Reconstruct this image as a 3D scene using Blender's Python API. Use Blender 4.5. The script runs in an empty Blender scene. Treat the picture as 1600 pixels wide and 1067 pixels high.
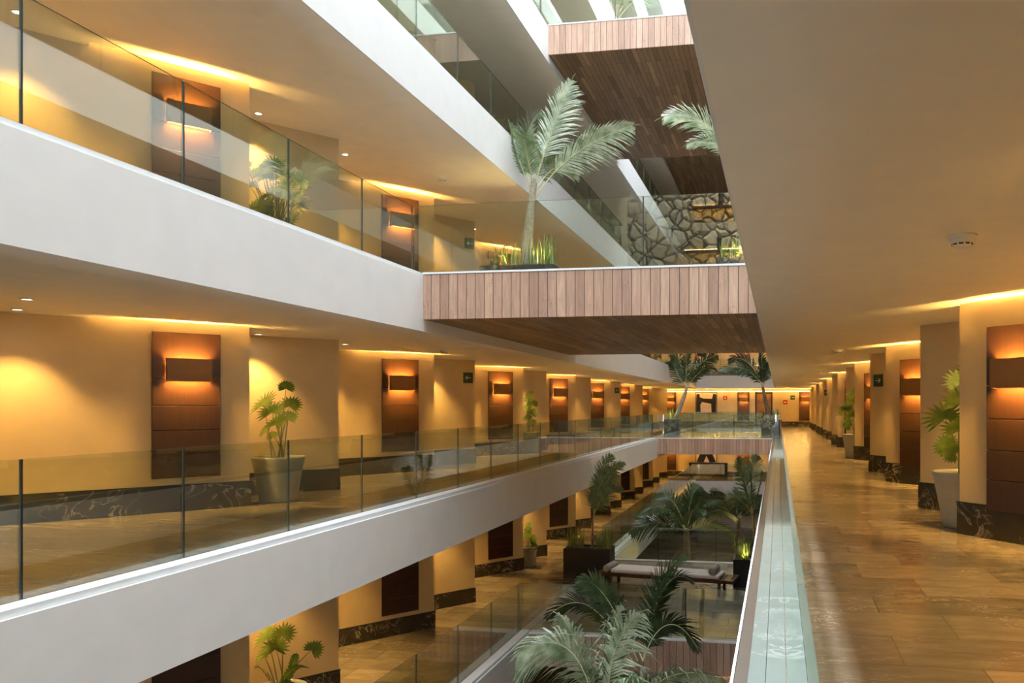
import bpy, bmesh, math, random
from mathutils import Vector, Matrix
random.seed(11)
C = bpy.context.scene
COL = C.collection
PI = math.pi
R = math.radians

# ------------------------------------------------------------------ helpers
def tag(o, label=None, cat=None, group=None, kind=None):
    if label: o['label'] = label
    if cat: o['category'] = cat
    if group: o['group'] = group
    if kind: o['kind'] = kind
    return o

def thing(name, label, cat, loc=(0, 0, 0), rz=0, group=None, kind=None):
    o = bpy.data.objects.new(name, None)
    o.empty_display_size = .1
    COL.objects.link(o)
    o.location = loc
    o.rotation_euler = (0, 0, rz)
    return tag(o, label, cat, group, kind)

class MB:
    """collects geometry and links it as ONE mesh object"""
    def __init__(s):
        s.v = []; s.f = []; s.mi = []
    def add(s, vs, fs, mi=0):
        n = len(s.v)
        s.v += [tuple(p) for p in vs]
        for f in fs:
            s.f.append(tuple(i + n for i in f)); s.mi.append(mi)
        return s
    def box(s, x0, x1, y0, y1, z0, z1, mi=0):
        vs = [(x0, y0, z0), (x1, y0, z0), (x1, y1, z0), (x0, y1, z0), (x0, y0, z1), (x1, y0, z1), (x1, y1, z1), (x0, y1, z1)]
        fs = [(3, 2, 1, 0), (4, 5, 6, 7), (0, 1, 5, 4), (1, 2, 6, 5), (2, 3, 7, 6), (3, 0, 4, 7)]
        return s.add(vs, fs, mi)
    def prism(s, pts, z0, z1, mi=0):
        a = sum(pts[i][0] * pts[(i + 1) % len(pts)][1] - pts[(i + 1) % len(pts)][0] * pts[i][1] for i in range(len(pts)))
        if a < 0: pts = pts[::-1]
        n = len(pts)
        vs = [(p[0], p[1], z0) for p in pts] + [(p[0], p[1], z1) for p in pts]
        fs = [tuple(range(n))[::-1], tuple(range(n, 2 * n))]
        fs += [(i, (i + 1) % n, n + (i + 1) % n, n + i) for i in range(n)]
        return s.add(vs, fs, mi)
    def lathe(s, prof, n=28, cx=0, cy=0, cz=0, mi=0, close=False):
        vs = []; fs = []
        for r, z in prof:
            for k in range(n):
                a = 2 * PI * k / n
                vs.append((cx + r * math.cos(a), cy + r * math.sin(a), cz + z))
        for i in range(len(prof) - 1):
            for k in range(n):
                k2 = (k + 1) % n
                fs.append((i * n + k, i * n + k2, (i + 1) * n + k2, (i + 1) * n + k))
        if close:
            fs.append(tuple(range(n))[::-1]); fs.append(tuple((len(prof) - 1) * n + k for k in range(n)))
        return s.add(vs, fs, mi)
    def tube(s, pts, rad, n=6, mi=0):
        pts = [Vector(p) for p in pts]
        vs = []; fs = []
        for i, p in enumerate(pts):
            t = (pts[min(i + 1, len(pts) - 1)] - pts[max(i - 1, 0)]).normalized()
            a = t.cross(Vector((0, 1, 0)) if abs(t.y) < .9 else Vector((1, 0, 0))).normalized()
            b = t.cross(a)
            r = rad[i] if hasattr(rad, '__len__') else rad
            for k in range(n):
                q = 2 * PI * k / n
                vs.append(p + a * r * math.cos(q) + b * r * math.sin(q))
        for i in range(len(pts) - 1):
            for k in range(n):
                k2 = (k + 1) % n
                fs.append((i * n + k, i * n + k2, (i + 1) * n + k2, (i + 1) * n + k))
        fs.append(tuple(range(n))[::-1]); fs.append(tuple((len(pts) - 1) * n + k for k in range(n)))
        return s.add(vs, fs, mi)
    def blade(s, p, d, side, L, w, droop=.25, segs=3, fold=.0, mi=0):
        """tapered leaf ribbon from p along d, drooping with gravity"""
        p = Vector(p); d = Vector(d).normalized(); side = Vector(side).normalized()
        up = side.cross(d)
        vs = []; fs = []
        for i in range(segs + 1):
            u = i / segs
            q = p + d * (L * u) + Vector((0, 0, -droop * L * u * u))
            ww = w * (math.sin(PI * (.16 + .84 * u)) ** .7 if u < 1 else 0) * .5
            vs += [q - side * ww + up * fold * ww, q + side * ww + up * fold * ww]
        for i in range(segs):
            fs.append((2 * i, 2 * i + 1, 2 * i + 3, 2 * i + 2))
        return s.add(vs, fs, mi)
    def build(s, name, mat, parent=None, smooth=False, bevel=0, recalc=False, loc=None, rz=None):
        me = bpy.data.meshes.new(name)
        me.from_pydata(s.v, [], s.f)
        mats = mat if isinstance(mat, (list, tuple)) else [mat]
        for m in mats: me.materials.append(m)
        if len(mats) > 1:
            me.polygons.foreach_set('material_index', s.mi)
        if recalc:
            bm = bmesh.new(); bm.from_mesh(me)
            bmesh.ops.recalc_face_normals(bm, faces=bm.faces[:])
            bm.to_mesh(me); bm.free()
        if smooth:
            me.polygons.foreach_set('use_smooth', [True] * len(me.polygons))
        me.update()
        o = bpy.data.objects.new(name, me)
        COL.objects.link(o)
        if parent: o.parent = parent
        if loc: o.location = loc
        if rz is not None: o.rotation_euler = (0, 0, rz)
        if bevel:
            b = o.modifiers.new('bevel', 'BEVEL'); b.width = bevel; b.segments = 2; b.limit_method = 'ANGLE'
        return o

def struct(name, mb, mat, label=None, **k):
    o = mb.build(name, mat, **k)
    o['kind'] = 'structure'
    if label: o['label'] = label
    o['category'] = name.split('_')[0]
    return o

def children(o):
    return [c for c in COL.objects if c.parent is o]

KIDS = {}
def copy_thing(root, loc, rz, label=None, group=None):
    """copy a thing, its parts and their sub-parts"""
    if root not in KIDS:
        k1 = [(c, children(c)) for c in children(root)]
        KIDS[root] = k1
    r = root.copy(); COL.objects.link(r)
    r.location = loc; r.rotation_euler = (0, 0, rz)
    if label: r['label'] = label
    if group: r['group'] = group
    for c, sub in KIDS[root]:
        q = c.copy(); COL.objects.link(q); q.parent = r
        for g in sub:
            h = g.copy(); COL.objects.link(h); h.parent = q
    return r

# ------------------------------------------------------------------ materials
def srgb(r, g, b):
    f = lambda c: (c / 255 / 12.92) if c / 255 <= .04045 else ((c / 255 + .055) / 1.055) ** 2.4
    return (f(r), f(g), f(b), 1)

class NT:
    def __init__(s, name):
        s.m = bpy.data.materials.new(name); s.m.use_nodes = True
        s.t = s.m.node_tree; s.t.nodes.clear()
        s.out = s.n('ShaderNodeOutputMaterial')
    def n(s, typ, **kw):
        nd = s.t.nodes.new(typ)
        for k, v in kw.items():
            if k.startswith('i_'):
                key = k[2:]
                nd.inputs[int(key) if key.isdigit() else key.replace('_', ' ')].default_value = v
            else: setattr(nd, k, v)
        return nd
    def l(s, a, b): s.t.links.new(a, b)
    def surf(s, sh): s.l(sh, s.out.inputs['Surface'])
    def coord(s, scale=(1, 1, 1), rot=(0, 0, 0), loc=(0, 0, 0), kind='Object'):
        tc = s.n('ShaderNodeTexCoord'); mp = s.n('ShaderNodeMapping')
        mp.inputs['Scale'].default_value = scale; mp.inputs['Rotation'].default_value = rot; mp.inputs['Location'].default_value = loc
        s.l(tc.outputs[kind], mp.inputs['Vector'])
        return mp.outputs['Vector']
    def noise(s, vec, scale=5, detail=3, rough=.5, dist=0):
        nz = s.n('ShaderNodeTexNoise'); nz.inputs['Scale'].default_value = scale; nz.inputs['Detail'].default_value = detail
        nz.inputs['Roughness'].default_value = rough; nz.inputs['Distortion'].default_value = dist
        s.l(vec, nz.inputs['Vector']); return nz.outputs['Fac']
    def ramp(s, fac, stops):
        r = s.n('ShaderNodeValToRGB'); e = r.color_ramp.elements
        while len(e) < len(stops): e.new(.5)
        for i, (p, c) in enumerate(stops):
            e[i].position = p; e[i].color = c if len(c) == 4 else (*c, 1)
        s.l(fac, r.inputs['Fac']); return r.outputs['Color']
    def mix(s, fac, a, b, mode='MIX'):
        m = s.n('ShaderNodeMix', data_type='RGBA', blend_type=mode)
        for sock, val in ((m.inputs['Factor'], fac), (m.inputs['A'], a), (m.inputs['B'], b)):
            if hasattr(val, 'is_linked') or hasattr(val, 'links'): s.l(val, sock)
            else: sock.default_value = val
        for q in m.inputs:
            pass
        # RGBA sockets are the ones of type colour
        ca = [q for q in m.inputs if q.type == 'RGBA']
        for sock, val in zip(ca, (a, b)):
            if hasattr(val, 'links'): s.l(val, sock)
            else: sock.default_value = val
        return [q for q in m.outputs if q.type == 'RGBA'][0]
    def bump(s, h, strength=.2, dist=.01):
        b = s.n('ShaderNodeBump'); b.inputs['Strength'].default_value = strength; b.inputs['Distance'].default_value = dist
        s.l(h, b.inputs['Height']); return b.outputs['Normal']
    def princ(s, color, rough=.5, metal=0, normal=None, spec=.5, **kw):
        p = s.n('ShaderNodeBsdfPrincipled')
        if hasattr(color, 'links'): s.l(color, p.inputs['Base Color'])
        else: p.inputs['Base Color'].default_value = color
        if hasattr(rough, 'links'): s.l(rough, p.inputs['Roughness'])
        else: p.inputs['Roughness'].default_value = rough
        p.inputs['Metallic'].default_value = metal
        p.inputs['Specular IOR Level'].default_value = spec
        if normal is not None: s.l(normal, p.inputs['Normal'])
        for k, v in kw.items(): p.inputs[k.replace('_', ' ')].default_value = v
        s.surf(p.outputs['BSDF']); return p

def plain(name, col, rough=.5, metal=0, var=.04, scale=3, spec=.5):
    t = NT(name); v = t.coord()
    nz = t.noise(v, scale, 3)
    dark = tuple(c * (1 - var * 2) for c in col[:3]) + (1,)
    lite = tuple(min(1, c * (1 + var)) for c in col[:3]) + (1,)
    c = t.ramp(nz, [(.3, dark), (.7, lite)])
    t.princ(c, rough, metal, spec=spec); return t.m

def emis(name, col, strength):
    t = NT(name); e = t.n('ShaderNodeEmission'); e.inputs['Color'].default_value = col; e.inputs['Strength'].default_value = strength
    t.surf(e.outputs['Emission']); return t.m

WARM = (1.0, .585, .155, 1)
WARMER = (1.0, .56, .13, 1)

M = {}
M['white'] = plain('white_plaster', (.78, .78, .78, 1), .6, var=.015)
M['curb'] = plain('white_curb', (.72, .75, .76, 1), .35, var=.02)
M['ceil'] = plain('ceiling_paint', (.88, .82, .73, 1), .55, var=.015)
M['wall'] = plain('cream_wall_paint', (.63, .50, .305, 1), .6, var=.02)
M['black'] = plain('black_metal', (.012, .014, .018, 1), .45)
M['seal'] = plain('black_joint', (.006, .007, .009, 1), .5)
M['pot'] = plain('grey_glazed_pot', (.34, .34, .29, 1), .4, var=.08, scale=6)
M['pot2'] = plain('pale_grey_pot', (.44, .45, .43, 1), .4, var=.06, scale=6)
M['soil'] = plain('potting_soil', (.035, .022, .014, 1), .95, var=.4, scale=40)
M['plastic'] = plain('white_plastic', (.82, .8, .76, 1), .4)
M['slot'] = plain('dark_slot', (.03, .03, .03, 1), .6)
M['recess'] = plain('brown_recess', (.05, .04, .032, 1), .35)
M['metal'] = plain('trim_metal', (.8, .78, .74, 1), .3, metal=.6)
M['sconce'] = plain('bronze_sconce', (.23, .125, .05, 1), .42, metal=.35)
M['mattress'] = plain('white_canvas', (.86, .86, .88, 1), .85, var=.04, scale=8)
M['bolster'] = plain('grey_linen', (.45, .43, .39, 1), .9, var=.1, scale=30)
M['darkwood'] = plain('dark_teak', (.075, .026, .014, 1), .4, var=.25, scale=9)
M['green_sign'] = plain('green_sign', (.006, .055, .032, 1), .4)
M['white_sign'] = plain('sign_white', (.75, .8, .78, 1), .5)
M['red_sign'] = plain('red_sign', (.45, .02, .015, 1), .45)
M['canvas'] = plain('pale_canvas', (.80, .62, .45, 1), .8, var=.06)
M['ink'] = plain('black_paint', (.008, .008, .012, 1), .6)
M['frame'] = plain('dark_frame', (.03, .018, .012, 1), .4)
M['door'] = plain('amber_lift_door', (.42, .2, .05, 1), .3, metal=.4, var=.15)
M['lens'] = emis('downlight_lens', (1, .84, .58, 1), 22)
M['shelf_led'] = emis('shelf_light', (1, .6, .2, 1), 20)
M['led'] = emis('led_strip', (1, .55, .16, 1), 14)
M['sconce_lamp'] = emis('sconce_lamp', (1, .5, .1, 1), 10)
M['trunk'] = plain('palm_trunk', (.30, .27, .20, 1), .8, var=.2, scale=18)
M['trunk_dark'] = plain('dark_palm_trunk', (.16, .10, .05, 1), .85, var=.25, scale=18)

def leaf_mat(name, a, b, rough=.4):
    t = NT(name); v = t.coord()
    nz = t.noise(v, 6, 2)
    c = t.ramp(nz, [(.3, a), (.7, b)])
    p = t.n('ShaderNodeBsdfPrincipled'); t.l(c, p.inputs['Base Color']); p.inputs['Roughness'].default_value = rough
    tr = t.n('ShaderNodeBsdfTranslucent'); t.l(c, tr.inputs['Color'])
    mx = t.n('ShaderNodeMixShader'); mx.inputs[0].default_value = .25
    t.l(p.outputs[0], mx.inputs[1]); t.l(tr.outputs[0], mx.inputs[2]); t.surf(mx.outputs[0]); return t.m
M['palm'] = leaf_mat('palm_leaf', (.13, .22, .09, 1), (.30, .37, .22, 1), .35)
M['palm_silver'] = leaf_mat('silvery_palm_leaf', (.13, .20, .09, 1), (.46, .50, .36, 1), .35)
M['palm_dark'] = leaf_mat('dark_palm_leaf', (.03, .055, .02, 1), (.08, .12, .05, 1), .35)  # darker copy of the palm leaf; shade of the shadowed palm put into its colour
M['fan'] = leaf_mat('fan_palm_leaf', (.10, .20, .025, 1), (.27, .38, .06, 1), .4)
M['grass'] = leaf_mat('grass_leaf', (.12, .19, .05, 1), (.34, .42, .14, 1), .5)
M['stalk'] = plain('leaf_stalk', (.30, .30, .12, 1), .5, var=.15)
M['rachis'] = plain('palm_rachis', (.5, .48, .25, 1), .5, var=.1)

def stone_floor():
    t = NT('brown_marble_floor'); v = t.coord()
    b = t.n('ShaderNodeTexBrick'); b.offset = .37; b.squash = 1
    for k, val in (('Scale', 1), ('Mortar Size', .0035), ('Mortar Smooth', .2), ('Bias', 0), ('Brick Width', 1.15), ('Row Height', .575)):
        b.inputs[k].default_value = val
    b.inputs['Color1'].default_value = (0, 0, 0, 1); b.inputs['Color2'].default_value = (1, 1, 1, 1); b.inputs['Mortar'].default_value = (.5, .5, .5, 1)
    t.l(v, b.inputs['Vector'])
    v2 = t.coord(scale=(.8, 2.6, 1))
    n1 = t.noise(v2, 2.6, 7, .68, .4)
    base = t.ramp(n1, [(.2, (.145, .126, .098)), (.5, (.205, .178, .138)), (.85, (.30, .262, .205))])
    tint = t.ramp(b.outputs['Color'], [(0, (.66, .66, .68)), (1, (1.3, 1.27, 1.22))])
    c = t.mix(1.0, base, tint, 'MULTIPLY')
    # pale veins
    n2 = t.noise(t.coord(scale=(.8, 2.4, 1)), 2.2, 4, .6, 1.9)
    vein = t.ramp(n2, [(.489, (0, 0, 0)), (.5, (1, 1, 1)), (.511, (0, 0, 0))])
    n3 = t.noise(v, 1.4, 2)
    msk = t.ramp(n3, [(.46, (0, 0, 0)), (.64, (.85, .85, .85))])
    vm = t.mix(1.0, vein, msk, 'MULTIPLY')
    c = t.mix(vm, c, (.62, .54, .42, 1))
    c = t.mix(b.outputs['Fac'], c, (.11, .08, .05, 1))
    rg = t.ramp(n1, [(.3, (.16, .16, .16)), (.8, (.3, .3, .3))])
    t.princ(c, rg, normal=t.bump(b.outputs['Fac'], -.15, .003)); return t.m
M['floor'] = stone_floor()

def marble(name, dark, lite, vein, rough=.3, scale=2.2):
    t = NT(name); v = t.coord()
    n1 = t.noise(v, 2.4, 6, .6, .5)
    base = t.ramp(n1, [(.3, dark), (.75, lite)])
    n2 = t.noise(v, scale, 5, .55, 2.2)
    ve = t.ramp(n2, [(.474, (0, 0, 0)), (.5, (1, 1, 1)), (.526, (0, 0, 0))])
    n3 = t.noise(v, 1.3, 2)
    ms = t.ramp(n3, [(.44, (0, 0, 0)), (.6, (1, 1, 1))])
    c = t.mix(t.mix(1.0, ve, ms, 'MULTIPLY'), base, vein)
    t.princ(c, rough); return t.m
M['skirt'] = marble('dark_marble_skirting', (.022, .019, .015), (.055, .048, .037), (.5, .45, .35, 1))
M['ledge'] = marble('sky_tinted_marble_ledge', (.085, .115, .112), (.12, .155, .15), (.24, .27, .27, 1), .3)  # blue-green of the reflected sky is mixed into the marble colour

def planks(name, axis, bw, bl, cols, rough=.5, stain=.0, gap=.05):
    """boards bw wide; axis 'v' = vertical boards on an XZ face, 'y' = boards running along Y"""
    t = NT(name)
    tc = t.n('ShaderNodeTexCoord'); sp = t.n('ShaderNodeSeparateXYZ'); cb = t.n('ShaderNodeCombineXYZ')
    t.l(tc.outputs['Object'], sp.inputs[0])
    if axis == 'v':
        za = t.n('ShaderNodeMath', operation='ADD'); za.inputs[1].default_value = 300; t.l(sp.outputs['Z'], za.inputs[0]); t.l(za.outputs[0], cb.inputs['X'])
        t.l(sp.outputs['X'], cb.inputs['Y'])
    else: t.l(sp.outputs['Y'], cb.inputs['X']); t.l(sp.outputs['X'], cb.inputs['Y'])
    b = t.n('ShaderNodeTexBrick'); b.offset = 0 if bl > 20 else .43
    for k, val in (('Scale', 1), ('Mortar Size', gap * bw), ('Mortar Smooth', .1), ('Bias', 0), ('Brick Width', bl), ('Row Height', bw)):
        b.inputs[k].default_value = val
    b.inputs['Color1'].default_value = (0, 0, 0, 1); b.inputs['Color2'].default_value = (1, 1, 1, 1); b.inputs['Mortar'].default_value = (0, 0, 0, 1)
    t.l(cb.outputs[0], b.inputs['Vector'])
    mp = t.n('ShaderNodeMapping'); mp.inputs['Scale'].default_value = (1.2, 22, 1); t.l(cb.outputs[0], mp.inputs['Vector'])
    # shift the grain per board
    add = t.n('ShaderNodeVectorMath', operation='ADD'); t.l(mp.outputs[0], add.inputs[0])
    mul = t.n('ShaderNodeVectorMath', operation='SCALE'); mul.inputs['Scale'].default_value = 9; t.l(b.outputs['Color'], mul.inputs[0]); t.l(mul.outputs[0], add.inputs[1])
    g = t.noise(add.outputs[0], 1.6, 5, .6, .8)
    tone = t.ramp(b.outputs['Color'], [(i / (len(cols) - 1), c) for i, c in enumerate(cols)])
    gr = t.ramp(g, [(.3, (.72, .7, .68)), (.7, (1.1, 1.1, 1.1))])
    c = t.mix(1.0, tone, gr, 'MULTIPLY')
    if stain:
        mp2 = t.n('ShaderNodeMapping'); mp2.inputs['Scale'].default_value = (2.2, 9, 1); t.l(cb.outputs[0], mp2.inputs['Vector'])
        s1 = t.noise(mp2.outputs[0], 1.3, 4, .6, 1.8)
        st = t.ramp(s1, [(.5 - .012, (0, 0, 0)), (.5, (stain,) * 3), (.5 + .012, (0, 0, 0))])
        s2 = t.noise(cb.outputs[0], 1.5, 1)
        sm = t.ramp(s2, [(.5, (0, 0, 0)), (.62, (1, 1, 1))])
        c = t.mix(t.mix(1.0, st, sm, 'MULTIPLY'), c, (.09, .03, .015, 1))
    c = t.mix(b.outputs['Fac'], c, (.035, .018, .01, 1))
    t.princ(c, rough, normal=t.bump(b.outputs['Fac'], -.5, .006)); return t.m
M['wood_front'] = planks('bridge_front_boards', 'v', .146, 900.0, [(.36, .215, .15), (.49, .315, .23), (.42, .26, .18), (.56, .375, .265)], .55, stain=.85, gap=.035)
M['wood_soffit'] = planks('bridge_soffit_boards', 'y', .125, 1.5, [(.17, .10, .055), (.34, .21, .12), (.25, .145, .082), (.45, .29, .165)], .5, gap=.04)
M['panelwood'] = (lambda: planks('dark_panel_board', 'v', 40, 40, [(.042, .0175, .007), (.048, .020, .008)], .32, gap=0))()

def stone_wall():
    t = NT('lava_stone_masonry'); v = t.coord()
    nz = t.n('ShaderNodeTexNoise'); nz.inputs['Scale'].default_value = 1.4; t.l(v, nz.inputs['Vector'])
    mixv = t.n('ShaderNodeVectorMath', operation='MULTIPLY_ADD'); t.l(nz.outputs['Color'], mixv.inputs[0]); mixv.inputs[1].default_value = (.25, .25, .25); t.l(v, mixv.inputs[2])
    vo = t.n('ShaderNodeTexVoronoi', feature='DISTANCE_TO_EDGE'); vo.inputs['Scale'].default_value = 2.3; t.l(mixv.outputs[0], vo.inputs['Vector'])
    vc = t.n('ShaderNodeTexVoronoi', feature='F1'); vc.inputs['Scale'].default_value = 2.3; t.l(mixv.outputs[0], vc.inputs['Vector'])
    sx = t.n('ShaderNodeSeparateColor'); t.l(vc.outputs['Color'], sx.inputs[0])
    tone = t.ramp(sx.outputs[0], [(0, (.42, .31, .19)), (.5, (.62, .49, .32)), (1, (.84, .71, .5))])
    n2 = t.noise(v, 9, 5, .65)
    tone = t.mix(1.0, tone, t.ramp(n2, [(.3, (.6, .6, .6)), (.7, (1.1, 1.1, 1.1))]), 'MULTIPLY')
    jt = t.ramp(vo.outputs['Distance'], [(.0, (1, 1, 1)), (.02, (1, 1, 1)), (.06, (0, 0, 0))])
    c = t.mix(jt, tone, (.03, .025, .02, 1))
    h = t.ramp(vo.outputs['Distance'], [(0, (0, 0, 0)), (.18, (1, 1, 1))])
    t.princ(c, .9, normal=t.bump(h, .9, .08)); return t.m
M['stone'] = stone_wall()

def glass(name, tint, refl=.10):
    t = NT(name)
    lw = t.n('ShaderNodeLayerWeight'); lw.inputs['Blend'].default_value = .5
    pw = t.n('ShaderNodeMath', operation='POWER'); pw.inputs[1].default_value = 5.0; t.l(lw.outputs['Facing'], pw.inputs[0])
    ma = t.n('ShaderNodeMath', operation='MULTIPLY_ADD'); ma.inputs[1].default_value = 1 - refl; ma.inputs[2].default_value = refl; t.l(pw.outputs[0], ma.inputs[0])
    ma.use_clamp = True
    tr = t.n('ShaderNodeBsdfTransparent'); tr.inputs['Color'].default_value = tint
    gl = t.n('ShaderNodeBsdfGlossy'); gl.inputs['Roughness'].default_value = 0.0; gl.inputs['Color'].default_value = (.95, 1, .98, 1)
    mx = t.n('ShaderNodeMixShader'); t.l(ma.outputs[0], mx.inputs[0]); t.l(tr.outputs[0], mx.inputs[1]); t.l(gl.outputs[0], mx.inputs[2])
    t.surf(mx.outputs[0]); return t.m
M['glass'] = glass('balustrade_glass', (.90, .94, .89, 1))
M['glass_edge'] = plain('glass_edge', (.10, .14, .12, 1), .25)

def light(name, kind, energy, color, parent=None, loc=(0, 0, 0), rot=(0, 0, 0), **kw):
    key = (kind, energy, color, tuple(sorted(kw.items())))
    if key not in LD:
        d = bpy.data.lights.new(name, kind); d.energy = energy; d.color = color[:3]
        for k, v in kw.items(): setattr(d, k, v)
        LD[key] = d
    o = bpy.data.objects.new(name, LD[key]); COL.objects.link(o)
    if parent: o.parent = parent
    o.location = loc; o.rotation_euler = rot
    return o
LD = {}
# ------------------------------------------------------------------ dimensions
H = 3.6                      # floor to floor
XL, XR = -5.54, -.27         # slab lips either side of the atrium
GL, GR = -5.78, .053         # balustrade lines
YN, YF = -5.0, 55.0          # near and far end walls
YS = 52.5                    # far walkway edge
P = 6.25                     # bay length
LIPZ, BOT = -.06, -.93       # lip and underside of a slab relative to its floor
mir = lambda x: -5.727 - x
D2 = (.62, .785); N2 = (.785, -.62)
ANG = math.atan2(.785, .62)
BAYS = range(-3, 8)
A_L = lambda k: (-7.82, 10.4 + P * k)
A_R = lambda k: (2.10, 9.45 + P * k)

def bay_pts(k, side):
    """A, J, Q, K of bay k; side 'L' or 'R'"""
    if side == 'L': a = A_L(k)
    else:
        ar = A_R(k); a = (mir(ar[0]), ar[1])
    q = (a[0] + .04, a[1] + 2.3)
    j = (a[0] - 1.395 * N2[0], a[1] - 1.395 * N2[1])
    kk = (q[0] - 2.48 * N2[0], q[1] - 2.48 * N2[1])
    return a, j, q, kk

def zig(side, off=0.0, slot=None):
    """wall line from near to far, optionally pushed out of the wall by off, with the cove slots"""
    pts = []
    for k in BAYS:
        a, j, q, kk = bay_pts(k, side)
        a0 = bay_pts(k - 1, side)[3]
        if slot and k > BAYS[0]:
            L = 3.07
            def on(t, o): return (a[0] - t * D2[0] + o * N2[0], a[1] - t * D2[1] + o * N2[1])
            pts += [on(1.95, 0), on(1.95, slot), on(.0, slot), on(.0, 0)]
        if off:
            o1 = lambda p: (p[0] + off * (N2[0] + D2[0]), p[1] + off * (N2[1] + D2[1]))
            i1 = lambda p: (p[0] + off * (N2[0] + D2[0]), p[1] + off * (N2[1] + D2[1]))
            pts += [o1(a), i1(j), o1(q), i1(kk)]
        else:
            pts += [a, j, q, kk]
    # clip to the hall
    def clip(ps, y, keep):
        out = []
        for i in range(len(ps) - 1):
            p, q = ps[i], ps[i + 1]
            kp, kq = keep(p[1], y), keep(q[1], y)
            if kp: out.append(p)
            if kp != kq:
                u = (y - p[1]) / (q[1] - p[1])
                out.append((p[0] + u * (q[0] - p[0]), y))
        if keep(ps[-1][1], y): out.append(ps[-1])
        return out
    # drop everything before first >YN and after YF
    i0 = max(i for i, p in enumerate(pts[:14]) if p[1] <= YN)
    pts = pts[i0:]
    p, q = pts[0], pts[1]
    u = (YN - p[1]) / (q[1] - p[1]); pts[0] = (p[0] + u * (q[0] - p[0]), YN)
    i1 = min(i for i, p in enumerate(pts) if p[1] >= YF)
    p, q = pts[i1 - 1], pts[i1]
    u = (YF - p[1]) / (q[1] - p[1]); pts = pts[:i1] + [(p[0] + u * (q[0] - p[0]), YF)]
    if side == 'R': pts = [(mir(x), y) for x, y in pts]
    return pts

BACK = {'L': -11.6, 'R': mir(-11.6)}
TOP = 6  # includes an unseen top storey, added to even out daylight between the levels
LEVELS = range(-1, TOP)
LEVNAME = {-2: 'ground level', -1: 'level below eye level', 0: 'eye-level storey', 1: 'storey above eye level', 2: 'second storey above', 3: 'third storey above', 4: 'fourth storey above', 5: 'added unseen top storey'}
SIDE = {'L': 'left', 'R': 'right'}
lipx = {'L': XL, 'R': XR}; gx = {'L': GL, 'R': GR}

def sgn(side): return 1 if side == 'L' else -1      # direction from walkway towards atrium

def mbox(mb, side, x0, x1, *r, mi=0):
    if side == 'R': x0, x1 = mir(x1), mir(x0)
    return mb.box(x0, x1, *r, mi=mi)

trim_n = 0
for lev in LEVELS:
    zf = lev * H
    for side in 'LR':
        nm = f'{SIDE[side]} walkway of the {LEVNAME[lev]}'
        # floor finish
        struct('floor', mbox(MB(), side, BACK['L'], -5.77, YN, YF, zf - .12, zf), M['floor'], f'brown marble tiled floor of the {nm}')
        # slab body and edge fascia
        mb = MB()
        xl, xi = (XL, XL - .03) if side == 'L' else (XR, XR + .016)      # outer face and back of the fascia
        x0, x1 = sorted((BACK[side], xi))
        mb.box(x0, x1, YN, YF, zf - .68, zf - .121)
        x0, x1 = sorted((xl, xi))
        mb.box(x0, x1, YN, YS, zf + BOT, zf + LIPZ)
        trim_n += 1
        struct(f'trim_{trim_n}', mb, M['white'], f'white slab edge of the {nm}')
        mb = MB()
        if side == 'L': mb.box(-5.769, -5.575, YN, YS, zf - .12, zf)
        else: mb.box(-.165, -.0705, YN, YS, zf - .12, zf); mb.box(-.0675, .042, YN, YS, zf - .12, zf)
        trim_n += 1
        struct(f'trim_{trim_n}', mb, M['ledge'] if (side == 'R' and lev == 0) else M['curb'], f'pale ledge outside the glass of the {nm}')
        if side == 'R':
            trim_n += 1
            struct(f'trim_{trim_n}', MB().box(XR + .0165, -.1655, YN, YS, zf - .12, zf - .075), M['recess'], f'brown recessed strip outside the ledge of the {nm}')
        # wall
        zt = zf + H - .69
        pts = zig(side) + [(BACK[side], YF), (BACK[side], YN)]
        struct(f'wall_{SIDE[side]}', MB().prism(pts, zf + .001, zt), M['wall'], f'cream zigzag wall of the {nm}', recalc=True)
        if lev <= 1:
            # skirting
            p1 = zig(side, .022); p0 = zig(side, .0005)
            struct(f'baseboard_{SIDE[side]}', MB().prism(p1 + p0[::-1], zf + .002, zf + .365), M['skirt'], f'dark veined marble skirting of the {nm}', recalc=True)
            p1 = zig(side, .03)
            trim_n += 1
            struct(f'trim_{trim_n}', MB().prism(p1 + p0[::-1], zf + .366, zf + .378), M['black'], f'thin dark capping on the skirting of the {nm}', recalc=True)
    # ceilings hang below the slab above
    if lev < TOP - 1:
        for side in 'LR':
            zc = zf + H + BOT
            nm = f'{SIDE[side]} walkway of the {LEVNAME[lev]}'
            pts = zig(side, 0, .13) + [(XL - .0301 if side == 'L' else XR + .0161, YF), (XL - .0301 if side == 'L' else XR + .0161, YN)]
            struct('ceiling', MB().prism(pts, zc, zc + .06), M['ceil'], f'plain plaster ceiling over the {nm}', recalc=True)

# roof over the walkways; the atrium itself is open to the sky
for side in 'LR':
    mb = MB(); mbox(mb, side, BACK['L'], XL, YN, YF, TOP * H - .93, TOP * H)
    struct('ceiling', mb, M['white'], f'roof slab over the {SIDE[side]} walkways')

struct('ceiling', MB().box(XL + .001, XR - .001, 35.0, YF, TOP * H - .6, TOP * H), M['ceil'], 'roof slab over the far half of the atrium')
# ground level
struct('floor', MB().box(BACK['L'], BACK['R'], YN, YF, -2 * H - .2, -2 * H), M['floor'], 'brown stone floor at the bottom of the atrium')
for side in 'LR':
    mb = MB(); mbox(mb, side, -9.2, -8.8, YN, YF, -2 * H + .001, -H - .7)
    struct(f'wall_{SIDE[side]}', mb, M['wall'], f'cream wall at the bottom of the atrium, {SIDE[side]} side')
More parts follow.
